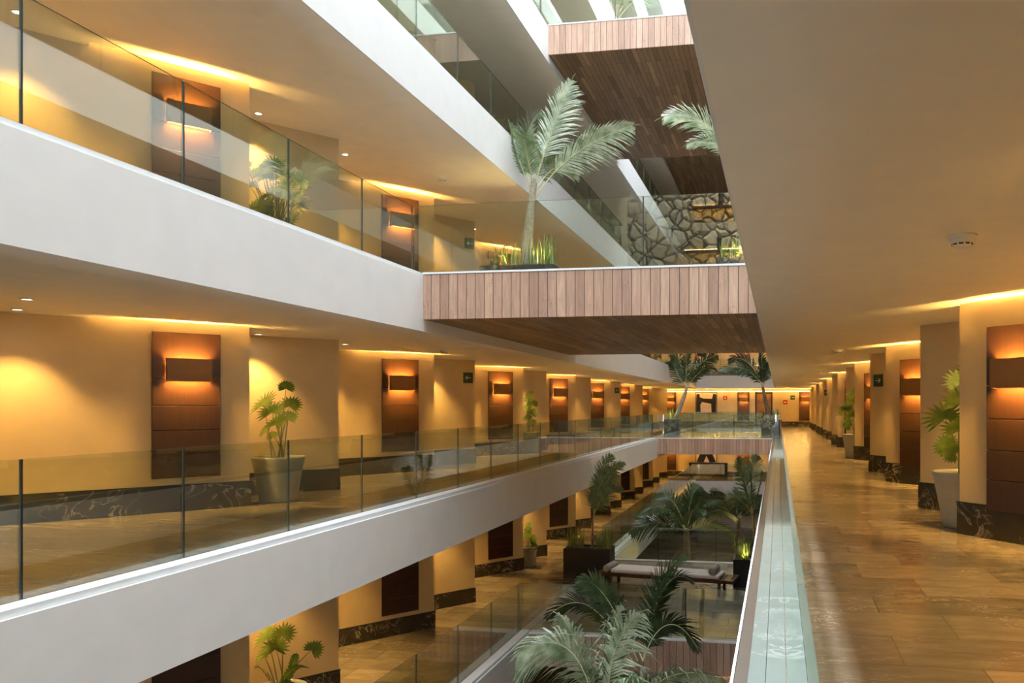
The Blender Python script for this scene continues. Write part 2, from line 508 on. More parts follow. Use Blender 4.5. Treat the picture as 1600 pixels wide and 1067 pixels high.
# far end
struct('wall_far', MB().box(BACK['L'], BACK['R'], YF, YF + .3, -2 * H, TOP * H), M['wall'], 'cream end wall across the far end of the atrium')
for lev in LEVELS:
    zf = lev * H
    trim_n += 1
    struct(f'trim_{trim_n}', MB().box(XL, XR, YS, YF - .001, zf + BOT, zf - .06), M['white'], f'white slab edge in front of the far wall, {LEVNAME[lev]}')
    struct('floor', MB().box(-5.769, mir(-5.769), YS, YF - .001, zf - .059, zf - .0005), M['floor'], f'marble floor in front of the far wall, {LEVNAME[lev]}')
    if lev in (-1, 0, 1):
        struct('baseboard_far', MB().box(-9.4, 3.6, YF - .03, YF - .001, zf + .001, zf + .37), M['skirt'], f'dark marble skirting along the far wall, {LEVNAME[lev]}')
# near end: stone masonry between the walkways, plaster behind them
struct('wall_near', MB().box(XL + .001, XR - .001, YN - .5, YN, -2 * H, 12.0), M['stone'], 'lava stone masonry wall behind the viewer')
for z, x0, x1, ww in ((8.75, -3.1, -1.2, 'upper'), (7.15, -3.4, -1.0, 'lower')):
    t = thing('stone_shelf', f'{ww} dark shelf with a warm light strip on the stone wall', 'shelf', ((x0 + x1) / 2, YN, z))
    a = (x1 - x0) / 2
    light('shelf_bulb', 'AREA', 8, WARM, t, (0, .2, -.1), (R(-25), 0, 0), shape='RECTANGLE', size=x1 - x0, size_y=.05)
    MB().box(-a, a, .001, .26, -.06, 0).build('board', M['frame'], t)
    MB().box(-a, a, .003, .03, .001, .06).build('light_strip', M['shelf_led'], t)
    r = thing('basalt_block', f'dark basalt block standing on the {ww} shelf of the stone wall', 'stone', ((x0 + x1) / 2 + .1, YN + .135, z + .001))
    MB().lathe([(0, .0), (.09, 0), (.12, .12), (.09, .3), (.12, .4), (.07, .52), (0, .55)], 7).build('stone', M['black'], r)
for side in 'LR':
    mb = MB(); mbox(mb, side, BACK['L'], XL, YN - .3, YN, -2 * H, TOP * H)
    struct('wall_near', mb, M['wall'], f'plaster wall closing the near end of the {SIDE[side]} walkways')

# ------------------------------------------------------------------ footbridges
def bridge(lev, y0, y1, label):
    z = lev * H
    t = thing('footbridge', label, 'bridge', (0, 0, 0))
    zb = z - .74
    MB().box(XL + .001, XR - .001, y0 + .03, y1 - .03, zb + .02, z - .03).build('body', M['white'], t)
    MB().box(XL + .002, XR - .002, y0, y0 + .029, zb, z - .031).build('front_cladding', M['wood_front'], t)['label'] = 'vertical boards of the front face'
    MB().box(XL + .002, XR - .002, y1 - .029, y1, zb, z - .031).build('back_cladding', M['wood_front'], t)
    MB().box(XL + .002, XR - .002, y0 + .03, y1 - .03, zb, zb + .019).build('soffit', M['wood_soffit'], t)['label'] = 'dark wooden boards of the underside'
    MB().box(-5.77, mir(-5.77), y0 + .22, y1 - .22, z - .029, z + .0006).build('deck', M['floor'], t)
    MB().box(XL, XR, y0 - .012, y0 + .219, z - .03, z).build('coping', M['curb'], t)
    MB().box(XL, XR, y1 - .219, y1 + .012, z - .03, z).build('coping', M['curb'], t)
    return t
BR = {1: [(11.4, 20.0)], 3: [(18.1, 26.2)], 0: [(35.2, 43.8)], -1: [(16.6, 25.1)], 4: [(35.2, 51.0)], 2: [], 5: []}
BLAB = {(1, 0): 'timber-clad garden bridge with a tall silvery palm, above the middle of the atrium',
        (3, 0): 'highest near timber-clad bridge with dark board underside, top of the view',
        (0, 0): 'far timber-clad bridge at eye level carrying two palms',
        (-1, 0): 'timber-clad bridge below eye level carrying the white daybed',
        (4, 0): 'distant dark board bridge underside seen beyond the highest near bridge'}
for lev, rs in BR.items():
    for i, (a, b) in enumerate(rs): bridge(lev, a, b, BLAB[(lev, i)])

# ------------------------------------------------------------------ glass balustrades
GH = 1.084
def pane(parent, x0, x1, y0, y1, z, axis, clear=False):
    mb = MB(); mb.box(x0, x1, y0, y1, z, z + GH)
    # big faces are clear, rims show the green edge
    n = len(mb.mi)
    big = ((3, 5) if axis == 'y' else (2, 4)) + ((2, 4) if clear else ())
    for i in range(n): mb.mi[i] = 0 if i in big else 1
    return mb.build('glass_pane', [M['glass'], M['glass_edge']], parent)

def rail_y(side, lev, y0, y1, label):
    x = gx[side]; z = lev * H
    t = thing('glass_balustrade', label, 'balustrade', (x, y0, z))
    js = [5.09 + 1.64 * n for n in range(-8, 32)]
    js = [y for y in js if y0 + .15 < y < y1 - .15]
    e = [y0] + js + [y1]
    for a, b in zip(e[:-1], e[1:]):
        g = .0015 if side == 'R' and lev == 0 else .009
        pane(t, -.008, .008, a - y0 + g, b - y0 - g, .001, 'y', side == 'R' and lev == 0)
    for y in js:
        if side == 'R' and lev == 0: continue
        MB().box(-.0085, .0085, y - y0 - .0085, y - y0 + .0085, .001, GH).build('joint_seal', M['seal'], t)
    return t
def rail_x(lev, y, xs, label, seal=True):
    z = lev * H
    t = thing('glass_balustrade', label, 'balustrade', (xs[0], y, z))
    for a, b in zip(xs[:-1], xs[1:]):
        pane(t, a - xs[0] + .009, b - xs[0] - .009, -.008, .008, .001, 'x')
    for x in xs[1:-1]:
        MB().box(x - xs[0] - .0085, x - xs[0] + .0085, -.011, .011, .001, GH).build('joint_seal', M['seal'], t)
    return t
for lev in LEVELS:
    for side in 'LR':
        cuts = [YN] + [q for r in BR[lev] for q in r] + [YS + .1]
        for i in range(0, len(cuts), 2):
            a, b = cuts[i], cuts[i + 1]
            if i == 0 and len(cuts) > 2: b += .12
            elif i > 0: a -= .12
            where = 'whole length' if len(cuts) == 2 else ('nearer stretch before the bridge' if i == 0 else 'farther stretch past the bridge')
            rail_y(side, lev, a, b, f'frameless glass balustrade of the {SIDE[side]} walkway, {LEVNAME[lev]}, {where}')
    for (a, b) in BR[lev]:
        rail_x(lev, a + .12, [GL + .02, -2.03, GR - .02] if lev == 1 else [GL + .02, -3.9, -2.0, GR - .02], f'glass balustrade across the near side of the {LEVNAME[lev]} bridge')
        rail_x(lev, b - .12, [GL + .02, -3.9, -2.0, GR - .02], f'glass balustrade across the back of the {LEVNAME[lev]} bridge')
    rail_x(lev, YS + .12, [GL + .02, -3.9, -2.0, GR - .02], f'glass balustrade in front of the far wall, {LEVNAME[lev]}')

# ------------------------------------------------------------------ lamps
E_DOWN, E_COVE, E_SCON = 138, 18, 46

def make_downlight():
    t = thing('downlight', 'x', 'downlight', (0, 0, -50))
    MB().lathe([(.045, .002), (.062, -.001), (.066, -.006), (.062, -.012), (.05, -.012), (.046, -.004)], 20).build('trim_ring', M['plastic'], t, smooth=True)
    MB().lathe([(.0, -.004), (.046, -.004)], 20).build('lens', M['lens'], t)
    light('downlight_bulb', 'SPOT', E_DOWN, WARM, t, (0, 0, -.02), (0, 0, 0), spot_size=R(92), spot_blend=.6, shadow_soft_size=.05)
    return t
DL = make_downlight(); dl_used = [False]
def downlight(x, y, z, label):
    if not dl_used[0]:
        dl_used[0] = True; DL.location = (x, y, z); DL['label'] = label; DL['group'] = 'recessed downlights'; return DL
    return copy_thing(DL, (x, y, z), 0, label, 'recessed downlights')

ORD = ['first', 'second', 'third', 'fourth', 'fifth', 'sixth', 'seventh', 'eighth']
WALK = {('L', 0): 'left eye-level walkway', ('R', 0): 'right-hand corridor', ('L', 1): 'upper left walkway', ('L', -1): 'lower left walkway'}

def make_panel():
    t = thing('wall_panel', 'x', 'panel', (0, 0, -50))
    # local frame: front faces -Y, origin at the floor below the panel's centre
    MB().box(-.41, .41, -.018, -.001, .50, 2.51).build('backing', M['frame'], t)
    for a, b in ((.48, .815), (.82, 1.148), (1.153, 1.495), (1.50, 1.87), (1.875, 2.53)):
        MB().box(-.425, .425, -.045, -.0185, a, b).build('board', M['panelwood'], t, bevel=.006)
    return t
def make_sconce():
    t = thing('wall_sconce', 'x', 'sconce', (0, 0, -50))
    mb = MB()
    w, d, z0, z1, th = .275, .125, -.16, .16, .008
    mb.box(-w, w, -d, -d + th, z0, z1); mb.box(-w, -w + th, -d + th + .0002, -.012, z0, z1); mb.box(w - th, w, -d + th + .0002, -.012, z0, z1)
    mb.build('shade', M['sconce'], t)
    MB().box(-w + .02, w - .02, -.0115, -.001, z0 + .02, z1 - .02).build('back_plate', M['sconce'], t)
    MB().box(-w + .03, w - .03, -.085, -.04, -.012, .012).build('lamp_bar', M['sconce_lamp'], t)
    light('sconce_bulb', 'AREA', E_SCON, WARMER, t, (0, -.062, .03), (PI, 0, 0), shape='RECTANGLE', size=.44, size_y=.04)
    light('sconce_bulb', 'AREA', E_SCON, WARMER, t, (0, -.062, -.03), (0, 0, 0), shape='RECTANGLE', size=.44, size_y=.04)
    return t
PAN = make_panel(); SCO = make_sconce(); first = {'p': True, 's': True}
def panel(x, y, z, rz, label):
    if first['p']:
        first['p'] = False; PAN.location = (x, y, z); PAN.rotation_euler = (0, 0, rz); PAN['label'] = label; PAN['group'] = 'dark wall panels'; return
    copy_thing(PAN, (x, y, z), rz, label, 'dark wall panels')
def sconce(x, y, z, rz, label):
    if first['s']:
        first['s'] = False; SCO.location = (x, y, z); SCO.rotation_euler = (0, 0, rz); SCO['label'] = label; SCO['group'] = 'up and down wall lights'; return
    copy_thing(SCO, (x, y, z), rz, label, 'up and down wall lights')
def place(side, k, t, out, z):
    a = bay_pts(k, side)[0]
    x, y = a[0] - t * D2[0] + out * N2[0], a[1] - t * D2[1] + out * N2[1]
    return (mir(x) if side == 'R' else x, y, z)
def arz(side): return ANG if side == 'L' else -ANG

def make_cove():
    t = thing('cove_light', 'x', 'light', (0, 0, -50))
    MB().box(-.9, .9, -.175, -.145, .062, .085).build('led_strip', M['led'], t)
    light('cove_bulb', 'AREA', E_COVE, WARM, t, (0, -.15, .10), (R(-75), 0, 0), shape='RECTANGLE', size=1.8, size_y=.02)
    return t
COV = make_cove(); first['c'] = True
def cove(x, y, z, rz, label):
    if first['c']:
        first['c'] = False; COV.location = (x, y, z); COV.rotation_euler = (0, 0, rz); COV['label'] = label; COV['group'] = 'hidden cove lights'; return
    copy_thing(COV, (x, y, z), rz, label, 'hidden cove lights')

for (side, lev), kmax in {('L', 0): 7, ('R', 0): 8, ('L', 1): 7, ('L', -1): 7}.items():
    zf = lev * H; zc = zf + H + BOT; dz = -.15 if side == 'R' else 0
    w = WALK[(side, lev)]
    for k in range(-1 if side == 'R' else 0, kmax):
        o = ORD[k] + ' from viewer' if k >= 0 else 'right beside the viewer'
        x, y, z = place(side, k, .82, .0, zf + dz)
        if lev != 1 or k <= 2:
            panel(x, y, z, arz(side), f'tall dark wood wall panel on the {w}, {o}')
        if lev == 0 or (lev == 1 and k <= 2):
            x, y, z = place(side, k, .81, .046, zf + 2.0 + dz)
            sconce(x, y, z, arz(side), f'bronze box wall light on the {w}, {o}')
        x, y, z = place(side, k, .975, 0, zc)
        cove(x, y, z, arz(side), f'cove strip above the panel on the {w}, {o}')
        a = bay_pts(k, side)[0]
        for dx, dy, ww in ((-.56, .96, 'above the plant niche'), (-.3, 3.07, 'past the plain wall'), (-1.28, 3.82, 'deep in the door recess')):
            xx = a[0] + dx
            if side == 'R': xx = mir(xx)
            if a[1] + dy < YF - .5:
                downlight(xx, a[1] + dy, zc - .001, f'downlight {ww} on the {w}, {o}')
    if side == 'L':
        a = bay_pts(-1, side)[0]
        for dx, dy, ww in ((-.3, 3.07, 'before the first panel'), (-1.28, 3.82, 'left of the first panel')):
            downlight(a[0] + dx, a[1] + dy, zc - .001, f'downlight {ww} on the {w}')

# ------------------------------------------------------------------ far wall dressing
for lev in (-1, 0, 1):
    zf = lev * H
    for x, ww in ((-7.7, 'left'), (-2.45, 'middle'), (1.87, 'right')):
        panel(x, YF, zf - .05, 0, f'dark wood panel on the far end wall, {ww} one, {LEVNAME[lev]}')
        sconce(x, YF - .046, zf + 1.93, 0, f'box wall light on the far end wall, {ww} one, {LEVNAME[lev]}')
    for i, x in enumerate((-8.2, -6.3, -4.4, -2.5, -.6, 1.3, 3.2)):
        cove(x, YF - .2, zf + H + BOT - .25, 0, f'warm cove strip along the far end wall, {ORD[i]} from the left, {LEVNAME[lev]}')

def artwork(lev, shapes, label):
    z = lev * H
    t = thing('abstract_painting', label, 'painting', (-5.1, YF, z))
    MB().box(-.78, .78, -.05, -.001, .93, 2.45).build('frame', M['frame'], t)
    MB().box(-.73, .73, -.056, -.0505, .98, 2.40).build('canvas', M['canvas'], t)
    mb = MB()
    for pl in shapes:
        n = len(pl)
        vs = [(x, -.060, zz) for x, zz in pl] + [(x, -.0565, zz) for x, zz in pl]
        mb.add(vs, [tuple(range(n)), tuple(range(n, 2 * n))[::-1]] + [(i, n + i, n + (i + 1) % n, (i + 1) % n) for i in range(n)])
    mb.build('black_brushstroke', M['ink'], t, recalc=True)
    return t
SH0 = [[(-.72, 1.0), (-.40, 1.0), (-.42, 1.55), (-.3, 1.75), (.35, 1.62), (.38, 1.0), (.7, 1.0), (.72, 2.3), (.5, 2.36), (.42, 1.98), (-.2, 2.0), (-.45, 2.1), (-.5, 2.35), (-.7, 2.3)]]
SH1 = [[(-.7, 1.0), (-.2, 1.0), (.02, 1.5), (.25, 1.0), (.7, 1.05), (.3, 1.95), (.1, 2.1), (-.15, 2.3), (-.35, 1.9)]]
SH2 = [[(-.7, 1.5), (-.2, 1.35), (.1, 1.7), (.5, 1.5), (.7, 1.75), (.3, 2.35), (-.1, 2.1), (-.5, 2.3)]]
artwork(0, SH0, 'black and tan abstract painting on the far wall at eye level')
artwork(-1, SH1, 'black and tan abstract painting on the far wall below eye level')
artwork(1, SH2, 'black and tan abstract painting on the far wall above eye level')

# lift lobby opening
d = MB(); d.box(-1.62, -1.5, YF - .06, YF - .001, 0, 2.5); d.box(-.52, -.4, YF - .06, YF - .001, 0, 2.5); d.box(-1.4999, -.5201, YF - .06, YF - .001, 2.32, 2.5)
dr = struct('door_1', d, M['frame'], 'dark framed lift door in the far wall')
MB().box(-1.49, -.53, YF - .03, YF - .002, 0.001, 2.318).build('door_leaf', M['door'], dr)

def square_sign(name, x, z, s, mat, label, cat, glyph):
    t = thing(name, label, cat, (x, YF, z))
    MB().box(-s, s, -.02, -.001, -s, s).build('plate', mat, t)
    mb = MB()
    for b in glyph: mb.box(b[0] * s, b[1] * s, -.024, -.0205, b[2] * s, b[3] * s)
    mb.build('symbol', M['white_sign'], t)
square_sign('fire_sign', -3.75, 2.04, .14, M['red_sign'], 'small red fire equipment sign left of the middle panel on the far wall', 'sign', [(-.3, .3, -.55, .3), (-.12, .12, .31, .6)])
square_sign('fire_sign', .49, 1.73, .15, M['red_sign'], 'small red fire equipment sign right of the lift door', 'sign', [(-.55, .55, -.3, .3)])
square_sign('exit_sign', 1.0, 2.06, .15, M['green_sign'], 'small dark green direction sign on the far wall at the corridor end', 'sign', [(-.55, .55, -.1, .1), (.2, .42, -.35, -.1), (.2, .42, .1, .35)])

def console():
    z = -H
    t = thing('console_table', 'long dark console table with pale front in front of the far wall, level below', 'table', (-4.85, 53.9, z))
    MB().box(-1.35, 1.35, -.28, .28, 1.02, 1.08).build('table_top', M['frame'], t)
    MB().box(-1.2, 1.2, -.2, .2, .3, 1.019).build('front_panel', M['canvas'], t)
    for x in (-1.25, 1.25):
        MB().box(x - .09, x + .09, -.25, .25, .001, 1.019).build('leg', M['frame'], t)
console()

# ------------------------------------------------------------------ exit signs on the plain walls
def exit_sign(side, k, tfromq, lev, z, right, label):
    a, j, q, kk = bay_pts(k, side)
    x, y = q[0] - tfromq * D2[0], q[1] - tfromq * D2[1]
    if side == 'R': x = mir(x)
    t = thing('exit_sign', label, 'sign', (x, y, lev * H + z), arz(side), 'green direction signs')
    MB().box(-.135, .135, -.022, -.001, -.135, .135).build('plate', M['green_sign'], t, bevel=.004)
    mb = MB(); s = 1 if right else -1
    def arm(p, q_, w):
        d_ = Vector((q_[0] - p[0], 0, q_[1] - p[1])).normalized(); n_ = Vector((-d_.z, 0, d_.x)) * w
        P0, P1 = Vector((p[0], 0, p[1])), Vector((q_[0], 0, q_[1]))
        c = [P0 - n_, P1 - n_, P1 + n_, P0 + n_]
        vs = [(v.x, -.026, v.z) for v in c] + [(v.x, -.0225, v.z) for v in c]
        mb.add(vs, [(0, 1, 2, 3), (7, 6, 5, 4), (0, 4, 5, 1), (1, 5, 6, 2), (2, 6, 7, 3), (3, 7, 4, 0)])
    arm((-.075 * s, 0), (.07 * s, 0), .008)
    arm((.075 * s, 0), (.02 * s, .05), .008)
    arm((.075 * s, 0), (.02 * s, -.05), .008)
    mb.build('arrow', M['white_sign'], t, recalc=True)
exit_sign('L', 1, .2, 0, 2.215, False, 'green left-arrow sign on the plain wall of the left eye-level walkway')
exit_sign('L', 1, .16, 1, 2.08, False, 'green left-arrow sign on the upper left walkway near the planter')
exit_sign('L', 4, .27, 0, 2.25, False, 'small distant green arrow sign on the left eye-level walkway')
exit_sign('R', 1, .26, 0, 2.06, True, 'green right-arrow sign on the near plain wall of the right-hand corridor')
exit_sign('R', 4, .26, 0, 2.1, True, 'small distant green arrow sign in the right-hand corridor')

# ------------------------------------------------------------------ smoke detectors
def detector(x, y, z, label):
    t = thing('smoke_detector', label, 'smoke detector', (x, y, z), 0, 'ceiling smoke detectors')
    t.scale = (1.28, 1.28, 1.28)
    MB().lathe([(0, -.0005), (.078, -.0005), (.078, -.012), (.066, -.022), (.0, -.022)], 28).build('base', M['plastic'], t, smooth=False)
    MB().lathe([(.058, -.0225), (.052, -.05), (.046, -.062), (0, -.064)], 28).build('cap', M['plastic'], t, smooth=True)
    mb = MB()
    for k in range(10):
        a = 2 * PI * k / 10
        c, s = math.cos(a), math.sin(a)
        p = Vector((c * .0525, s * .0525, -.05)); tn = Vector((-s, c, 0)) * .011
        mb.add([p - tn + Vector((0, 0, -.004)), p + tn + Vector((0, 0, -.004)), p + tn + Vector((0, 0, .005)), p - tn + Vector((0, 0, .005))], [(0, 1, 2, 3)])
    mb.build('vent_slot', M['slot'], t)
detector(1.25, 5.55, H + BOT, 'white round smoke detector on the near ceiling at right')
detector(1.25, 16.5, H + BOT, 'small distant smoke detector on the right-hand corridor ceiling')
detector(-6.95, 15.3, H + BOT, 'smoke detector on the ceiling of the left eye-level walkway')
detector(-6.95, 15.2, 2 * H + BOT, 'smoke detector on the ceiling of the upper left walkway')

# ------------------------------------------------------------------ plants
def bez(p, u):
    p = [Vector(q) for q in p]
    while len(p) > 1: p = [p[i].lerp(p[i + 1], u) for i in range(len(p) - 1)]
    return p[0]
def frond(parent, pts, L, mat, n=46, w=.028, start=.12, droop=.3, rr=.014, rnd=random, vee=.3, roll=None):
    """pinnate palm frond along a curve; leaflets on both sides"""
    mb = MB()
    N = 16
    if roll is None: roll = rnd.uniform(.5, 1.1) * rnd.choice((-1, 1))
    cur = [bez(pts, i / N) for i in range(N + 1)]
    mb.tube(cur, [rr * (1 - .8 * i / N) for i in range(N + 1)], 5, mi=1)
    for i in range(n):
        u = start + (1 - start) * (i + .5) / n
        p = bez(pts, u); t = (bez(pts, min(1, u + .02)) - bez(pts, max(0, u - .02))).normalized()
        sd = t.cross(Vector((0, 0, 1)))
        if sd.length < .05: sd = Vector((0, 1, 0))
        sd.normalize(); up = sd.cross(t)
        sd, up = sd * math.cos(roll) + up * math.sin(roll), up * math.cos(roll) - sd * math.sin(roll)
        prof = math.sin(PI * min(1, .18 + .80 * (u - start) / (1 - start))) ** .75
        for s in (-1, 1):
            ang = .95 - .45 * u + rnd.uniform(-.1, .1)
            d = t * math.cos(ang) + (sd * s * math.cos(vee) + up * math.sin(vee)) * math.sin(ang)
            d.normalize()
            side = d.cross(up.lerp(sd * s, .3)).normalized()
            mb.blade(p, d, side, L * prof * rnd.uniform(.85, 1.1), w * rnd.uniform(.8, 1.15), droop * rnd.uniform(.6, 1.4), 3)
    mb.blade(cur[-1], (cur[-1] - cur[-2]), Vector((0, 1, 0)), L * .4, w, droop, 2)
    return mb.build('frond', [mat, M['rachis']], parent)

def palm(base, trunk, fronds, mat, label, tr=.07, L=.5, n=54, w=.03, tmat='trunk', droop=.3):
    base = Vector(base)
    t = thing('palm_tree', label, 'palm', base)
    loc = lambda p: Vector(p) - base
    N = 14
    cur = [bez([loc(p) for p in trunk], i / N) for i in range(N + 1)]
    mb = MB()
    mb.tube(cur, [tr * (1.35 - .75 * i / N) * (1 + .06 * (i % 2)) for i in range(N + 1)], 10)
    mb.build('trunk', M[tmat], t, smooth=True)
    for f in fronds:
        o = dict(L=L, n=n, w=w, droop=droop)
        if isinstance(f, dict): pts = f['p']; o.update({k: v for k, v in f.items() if k != 'p'})
        else: pts = f
        m_ = M[o.pop('mat')] if 'mat' in o else mat
        frond(t, [loc(p) for p in pts], mat=m_, **o)
    return t

def grass(x, y, z, rx, ry, h, n, label, mat='grass', group='grass clumps in the planters', spread=.35):
    rnd = random.Random(int(abs(x * 131 + y * 17 + z * 7) * 100))
    t = thing('ornamental_grass', label, 'grass', (x, y, z), 0, group)
    mb = MB()
    for i in range(n):
        px, py = rnd.uniform(-rx, rx), rnd.uniform(-ry, ry)
        a = rnd.uniform(0, 2 * PI); s = rnd.uniform(0, spread)
        d = Vector((math.cos(a) * s, math.sin(a) * s, 1))
        mb.blade((px, py, 0), d, (math.sin(a), -math.cos(a), 0.0), h * rnd.uniform(.45, 1.05), .026, rnd.uniform(.02, .35) * s * 2, 4)
    mb.build('blades', M[mat], t)
    return t

def planter(x0, x1, y0, y1, z, h, label):
    t = thing('planter_box', label, 'planter', ((x0 + x1) / 2, (y0 + y1) / 2, z))
    a, b = (x1 - x0) / 2, (y1 - y0) / 2
    th = .03
    mb = MB()
    mb.box(-a, a, -b, -b + th, .001, h); mb.box(-a, a, b - th, b, .001, h); mb.box(-a, -a + th, -b + th, b - th, .001, h); mb.box(a - th, a, -b + th, b - th, .001, h)
    mb.build('trough', M['black'], t)
    MB().box(-a + th, a - th, -b + th, b - th, .01, h - .05).build('soil', M['soil'], t)
    return t

def garden_spot(x, y, z, e, label, col=(1, .74, .25, 1)):
    t = thing('garden_spotlight', label, 'spotlight', (x, y, z), 0, 'planter spotlights')
    MB().lathe([(0, 0), (.02, 0), (.02, .03), (.028, .035), (.03, .07), (.024, .07), (.0, .066)], 12).build('housing', M['black'], t)
    light('spotlight_bulb', 'SPOT', e, col, t, (0, 0, .085), (PI, 0, 0), spot_size=R(120), spot_blend=.6, shadow_soft_size=.02)
    return t

# --- bridge above: left planter with the tall silvery palm
planter(-6.3, -4.68, 15.6, 16.25, H, .88, 'long black planter under the tall silvery palm on the upper bridge')
PY = 15.9
pa = palm((-5.36, PY, 4.43), [(-5.36, PY, 4.43), (-5.32, PY, 5.3), (-5.22, PY, 6.1), (-5.17, PY, 6.4)], [
    dict(p=[(-5.19, PY, 6.1), (-4.95, PY - .1, 6.9), (-4.62, PY - .2, 7.6), (-4.3, PY - .25, 8.3)], L=.72, mat='palm_silver', roll=1.15, start=.3),
    dict(p=[(-5.19, PY, 5.9), (-4.75, PY - .1, 6.6), (-3.9, PY - .2, 7.1), (-3.0, PY - .25, 7.3)], L=.7, mat='palm_silver', roll=1.15, start=.3),
    dict(p=[(-5.27, PY, 6.2), (-5.5, PY + .1, 7.0), (-5.45, PY + .1, 7.7), (-5.0, PY, 7.75)], L=.62, mat='palm_silver', roll=-1.0, start=.25),
    dict(p=[(-5.27, PY, 6.2), (-5.55, PY - .2, 6.8), (-5.6, PY - .3, 7.3), (-5.55, PY - .5, 7.4)], L=.45, roll=1.0),
    dict(p=[(-5.19, PY, 6.2), (-5.05, PY + .2, 6.9), (-5.0, PY + .3, 7.4), (-4.85, PY + .4, 7.8)], L=.6, roll=-1.2, mat='palm_silver'),
    dict(p=[(-5.1, PY, 6.2), (-4.9, PY + .2, 6.65), (-4.7, PY + .3, 6.85), (-4.3, PY + .3, 6.6)], L=.5, mat='palm_silver', n=36, roll=1.0),
    dict(p=[(-5.2, PY, 6.2), (-5.25, PY - .3, 6.8), (-5.2, PY - .6, 7.1), (-5.15, PY - .9, 7.0)], L=.55, roll=.4),
], M['palm'], 'tall silvery palm in the long planter on the upper bridge', tr=.095, w=.03, n=56, droop=.3)
grass(-5.85, PY, H + .83, .32, .2, .62, 60, 'green grass clump left of the silvery palm on the upper bridge')
grass(-5.1, PY, H + .83, .4, .2, .8, 80, 'bright yellow-green grass clump right of the silvery palm on the upper bridge')
garden_spot(-5.0, PY - .22, H + .83, 22, 'small spotlight in the grass under the silvery palm')
garden_spot(-5.75, PY - .22, H + .83, 14, 'small spotlight at the left end of the upper bridge planter')
copy_thing(pa, (-5.0, 22.7, 3 * H + .83), R(15), 'palm on the highest near bridge, its fronds just showing over the top edge', None)
planter(-5.9, -4.3, 22.35, 23.05, 3 * H, .88, 'black planter on the highest near bridge')
# right planter and palm, mostly hidden by the near ceiling
planter(-1.22, -.42, 15.6, 16.2, H, .9, 'short black planter at the right end of the upper bridge')
palm((-.72, PY, 4.45), [(-.72, PY, 4.45), (-.68, PY, 5.4), (-.66, PY, 6.1)], [
    dict(p=[(-.66, PY, 6.0), (-.95, PY - .1, 6.9), (-1.5, PY - .2, 7.6), (-2.3, PY - .25, 7.45)], L=.68, mat='palm_silver', roll=1.1, start=.3),
    dict(p=[(-.66, PY, 6.0), (-.95, PY, 6.75), (-1.3, PY, 7.15), (-1.85, PY, 6.95)], L=.45, n=36, roll=1.0, mat='palm_silver', start=.3),
    dict(p=[(-.66, PY, 6.0), (-.65, PY - .2, 6.9), (-.75, PY - .6, 7.4), (-.9, PY - 1.0, 7.3)], roll=.5),
    dict(p=[(-.66, PY, 6.0), (-.7, PY + .3, 6.9), (-.8, PY + .9, 7.4), (-.9, PY + 1.4, 7.2)], roll=.6),
], M['palm'], 'palm at the right end of the upper bridge, one frond showing past the ceiling edge', tr=.07, w=.03, n=54, droop=.3)
grass(-.85, PY, H + .85, .3, .2, .62, 50, 'grass clump in the short planter at the right end of the upper bridge')
garden_spot(-.8, PY - .2, H + .85, 14, 'small spotlight in the short planter of the upper bridge')

# --- far bridge at eye level: two palms
planter(-5.85, -5.05, 39.3, 39.9, 0, .78, 'black planter under the left palm of the far bridge')
planter(-.84, .17, 39.3, 39.9, 0, .78, 'black planter under the right palm of the far bridge')
Y = 39.6
def crown(c, specs):
    out = []
    for az, el, Ln, dr in specs:
        a, e = R(az), R(el)
        h = Vector((math.cos(a), math.sin(a), 0))
        c = Vector(c)
        out.append([c, c + h * Ln * .35 * math.cos(e) + Vector((0, 0, Ln * .42 * math.sin(e))), c + h * Ln * .75 * math.cos(e) + Vector((0, 0, Ln * (.8 * math.sin(e) - .05 * dr))), c + h * Ln * math.cos(e * .7) + Vector((0, 0, Ln * (.85 * math.sin(e) - .3 * dr)))])
    return out
palm((-5.3, Y, .73), [(-5.3, Y, .73), (-5.0, Y, 1.5), (-4.72, Y, 2.2), (-4.68, Y, 2.45)],
     [[(-4.68, Y, 2.4), (-4.9, Y, 3.3), (-5.15, Y, 4.2), (-5.4, Y, 4.05)], [(-4.68, Y, 2.4), (-4.3, Y, 3.3), (-3.8, Y, 4.1), (-3.1, Y, 4.0)],
      [(-4.68, Y, 2.4), (-4.8, Y, 3.4), (-4.6, Y, 4.4)], [(-4.68, Y, 2.4), (-4.4, Y + .5, 3.4), (-4.3, Y + .9, 4.1), (-4.2, Y + 1.2, 3.9)],
      [(-4.68, Y, 2.4), (-5.2, Y - .4, 3.1), (-5.3, Y - .6, 3.7), (-5.4, Y - .8, 3.75)], [(-4.68, Y, 2.4), (-4.2, Y - .4, 3.1), (-3.7, Y - .5, 3.6), (-3.2, Y - .6, 3.4)]],
     M['palm_dark'], 'dark palm on the left of the far eye-level bridge', tr=.1, L=.75, w=.055, n=34, tmat='trunk')
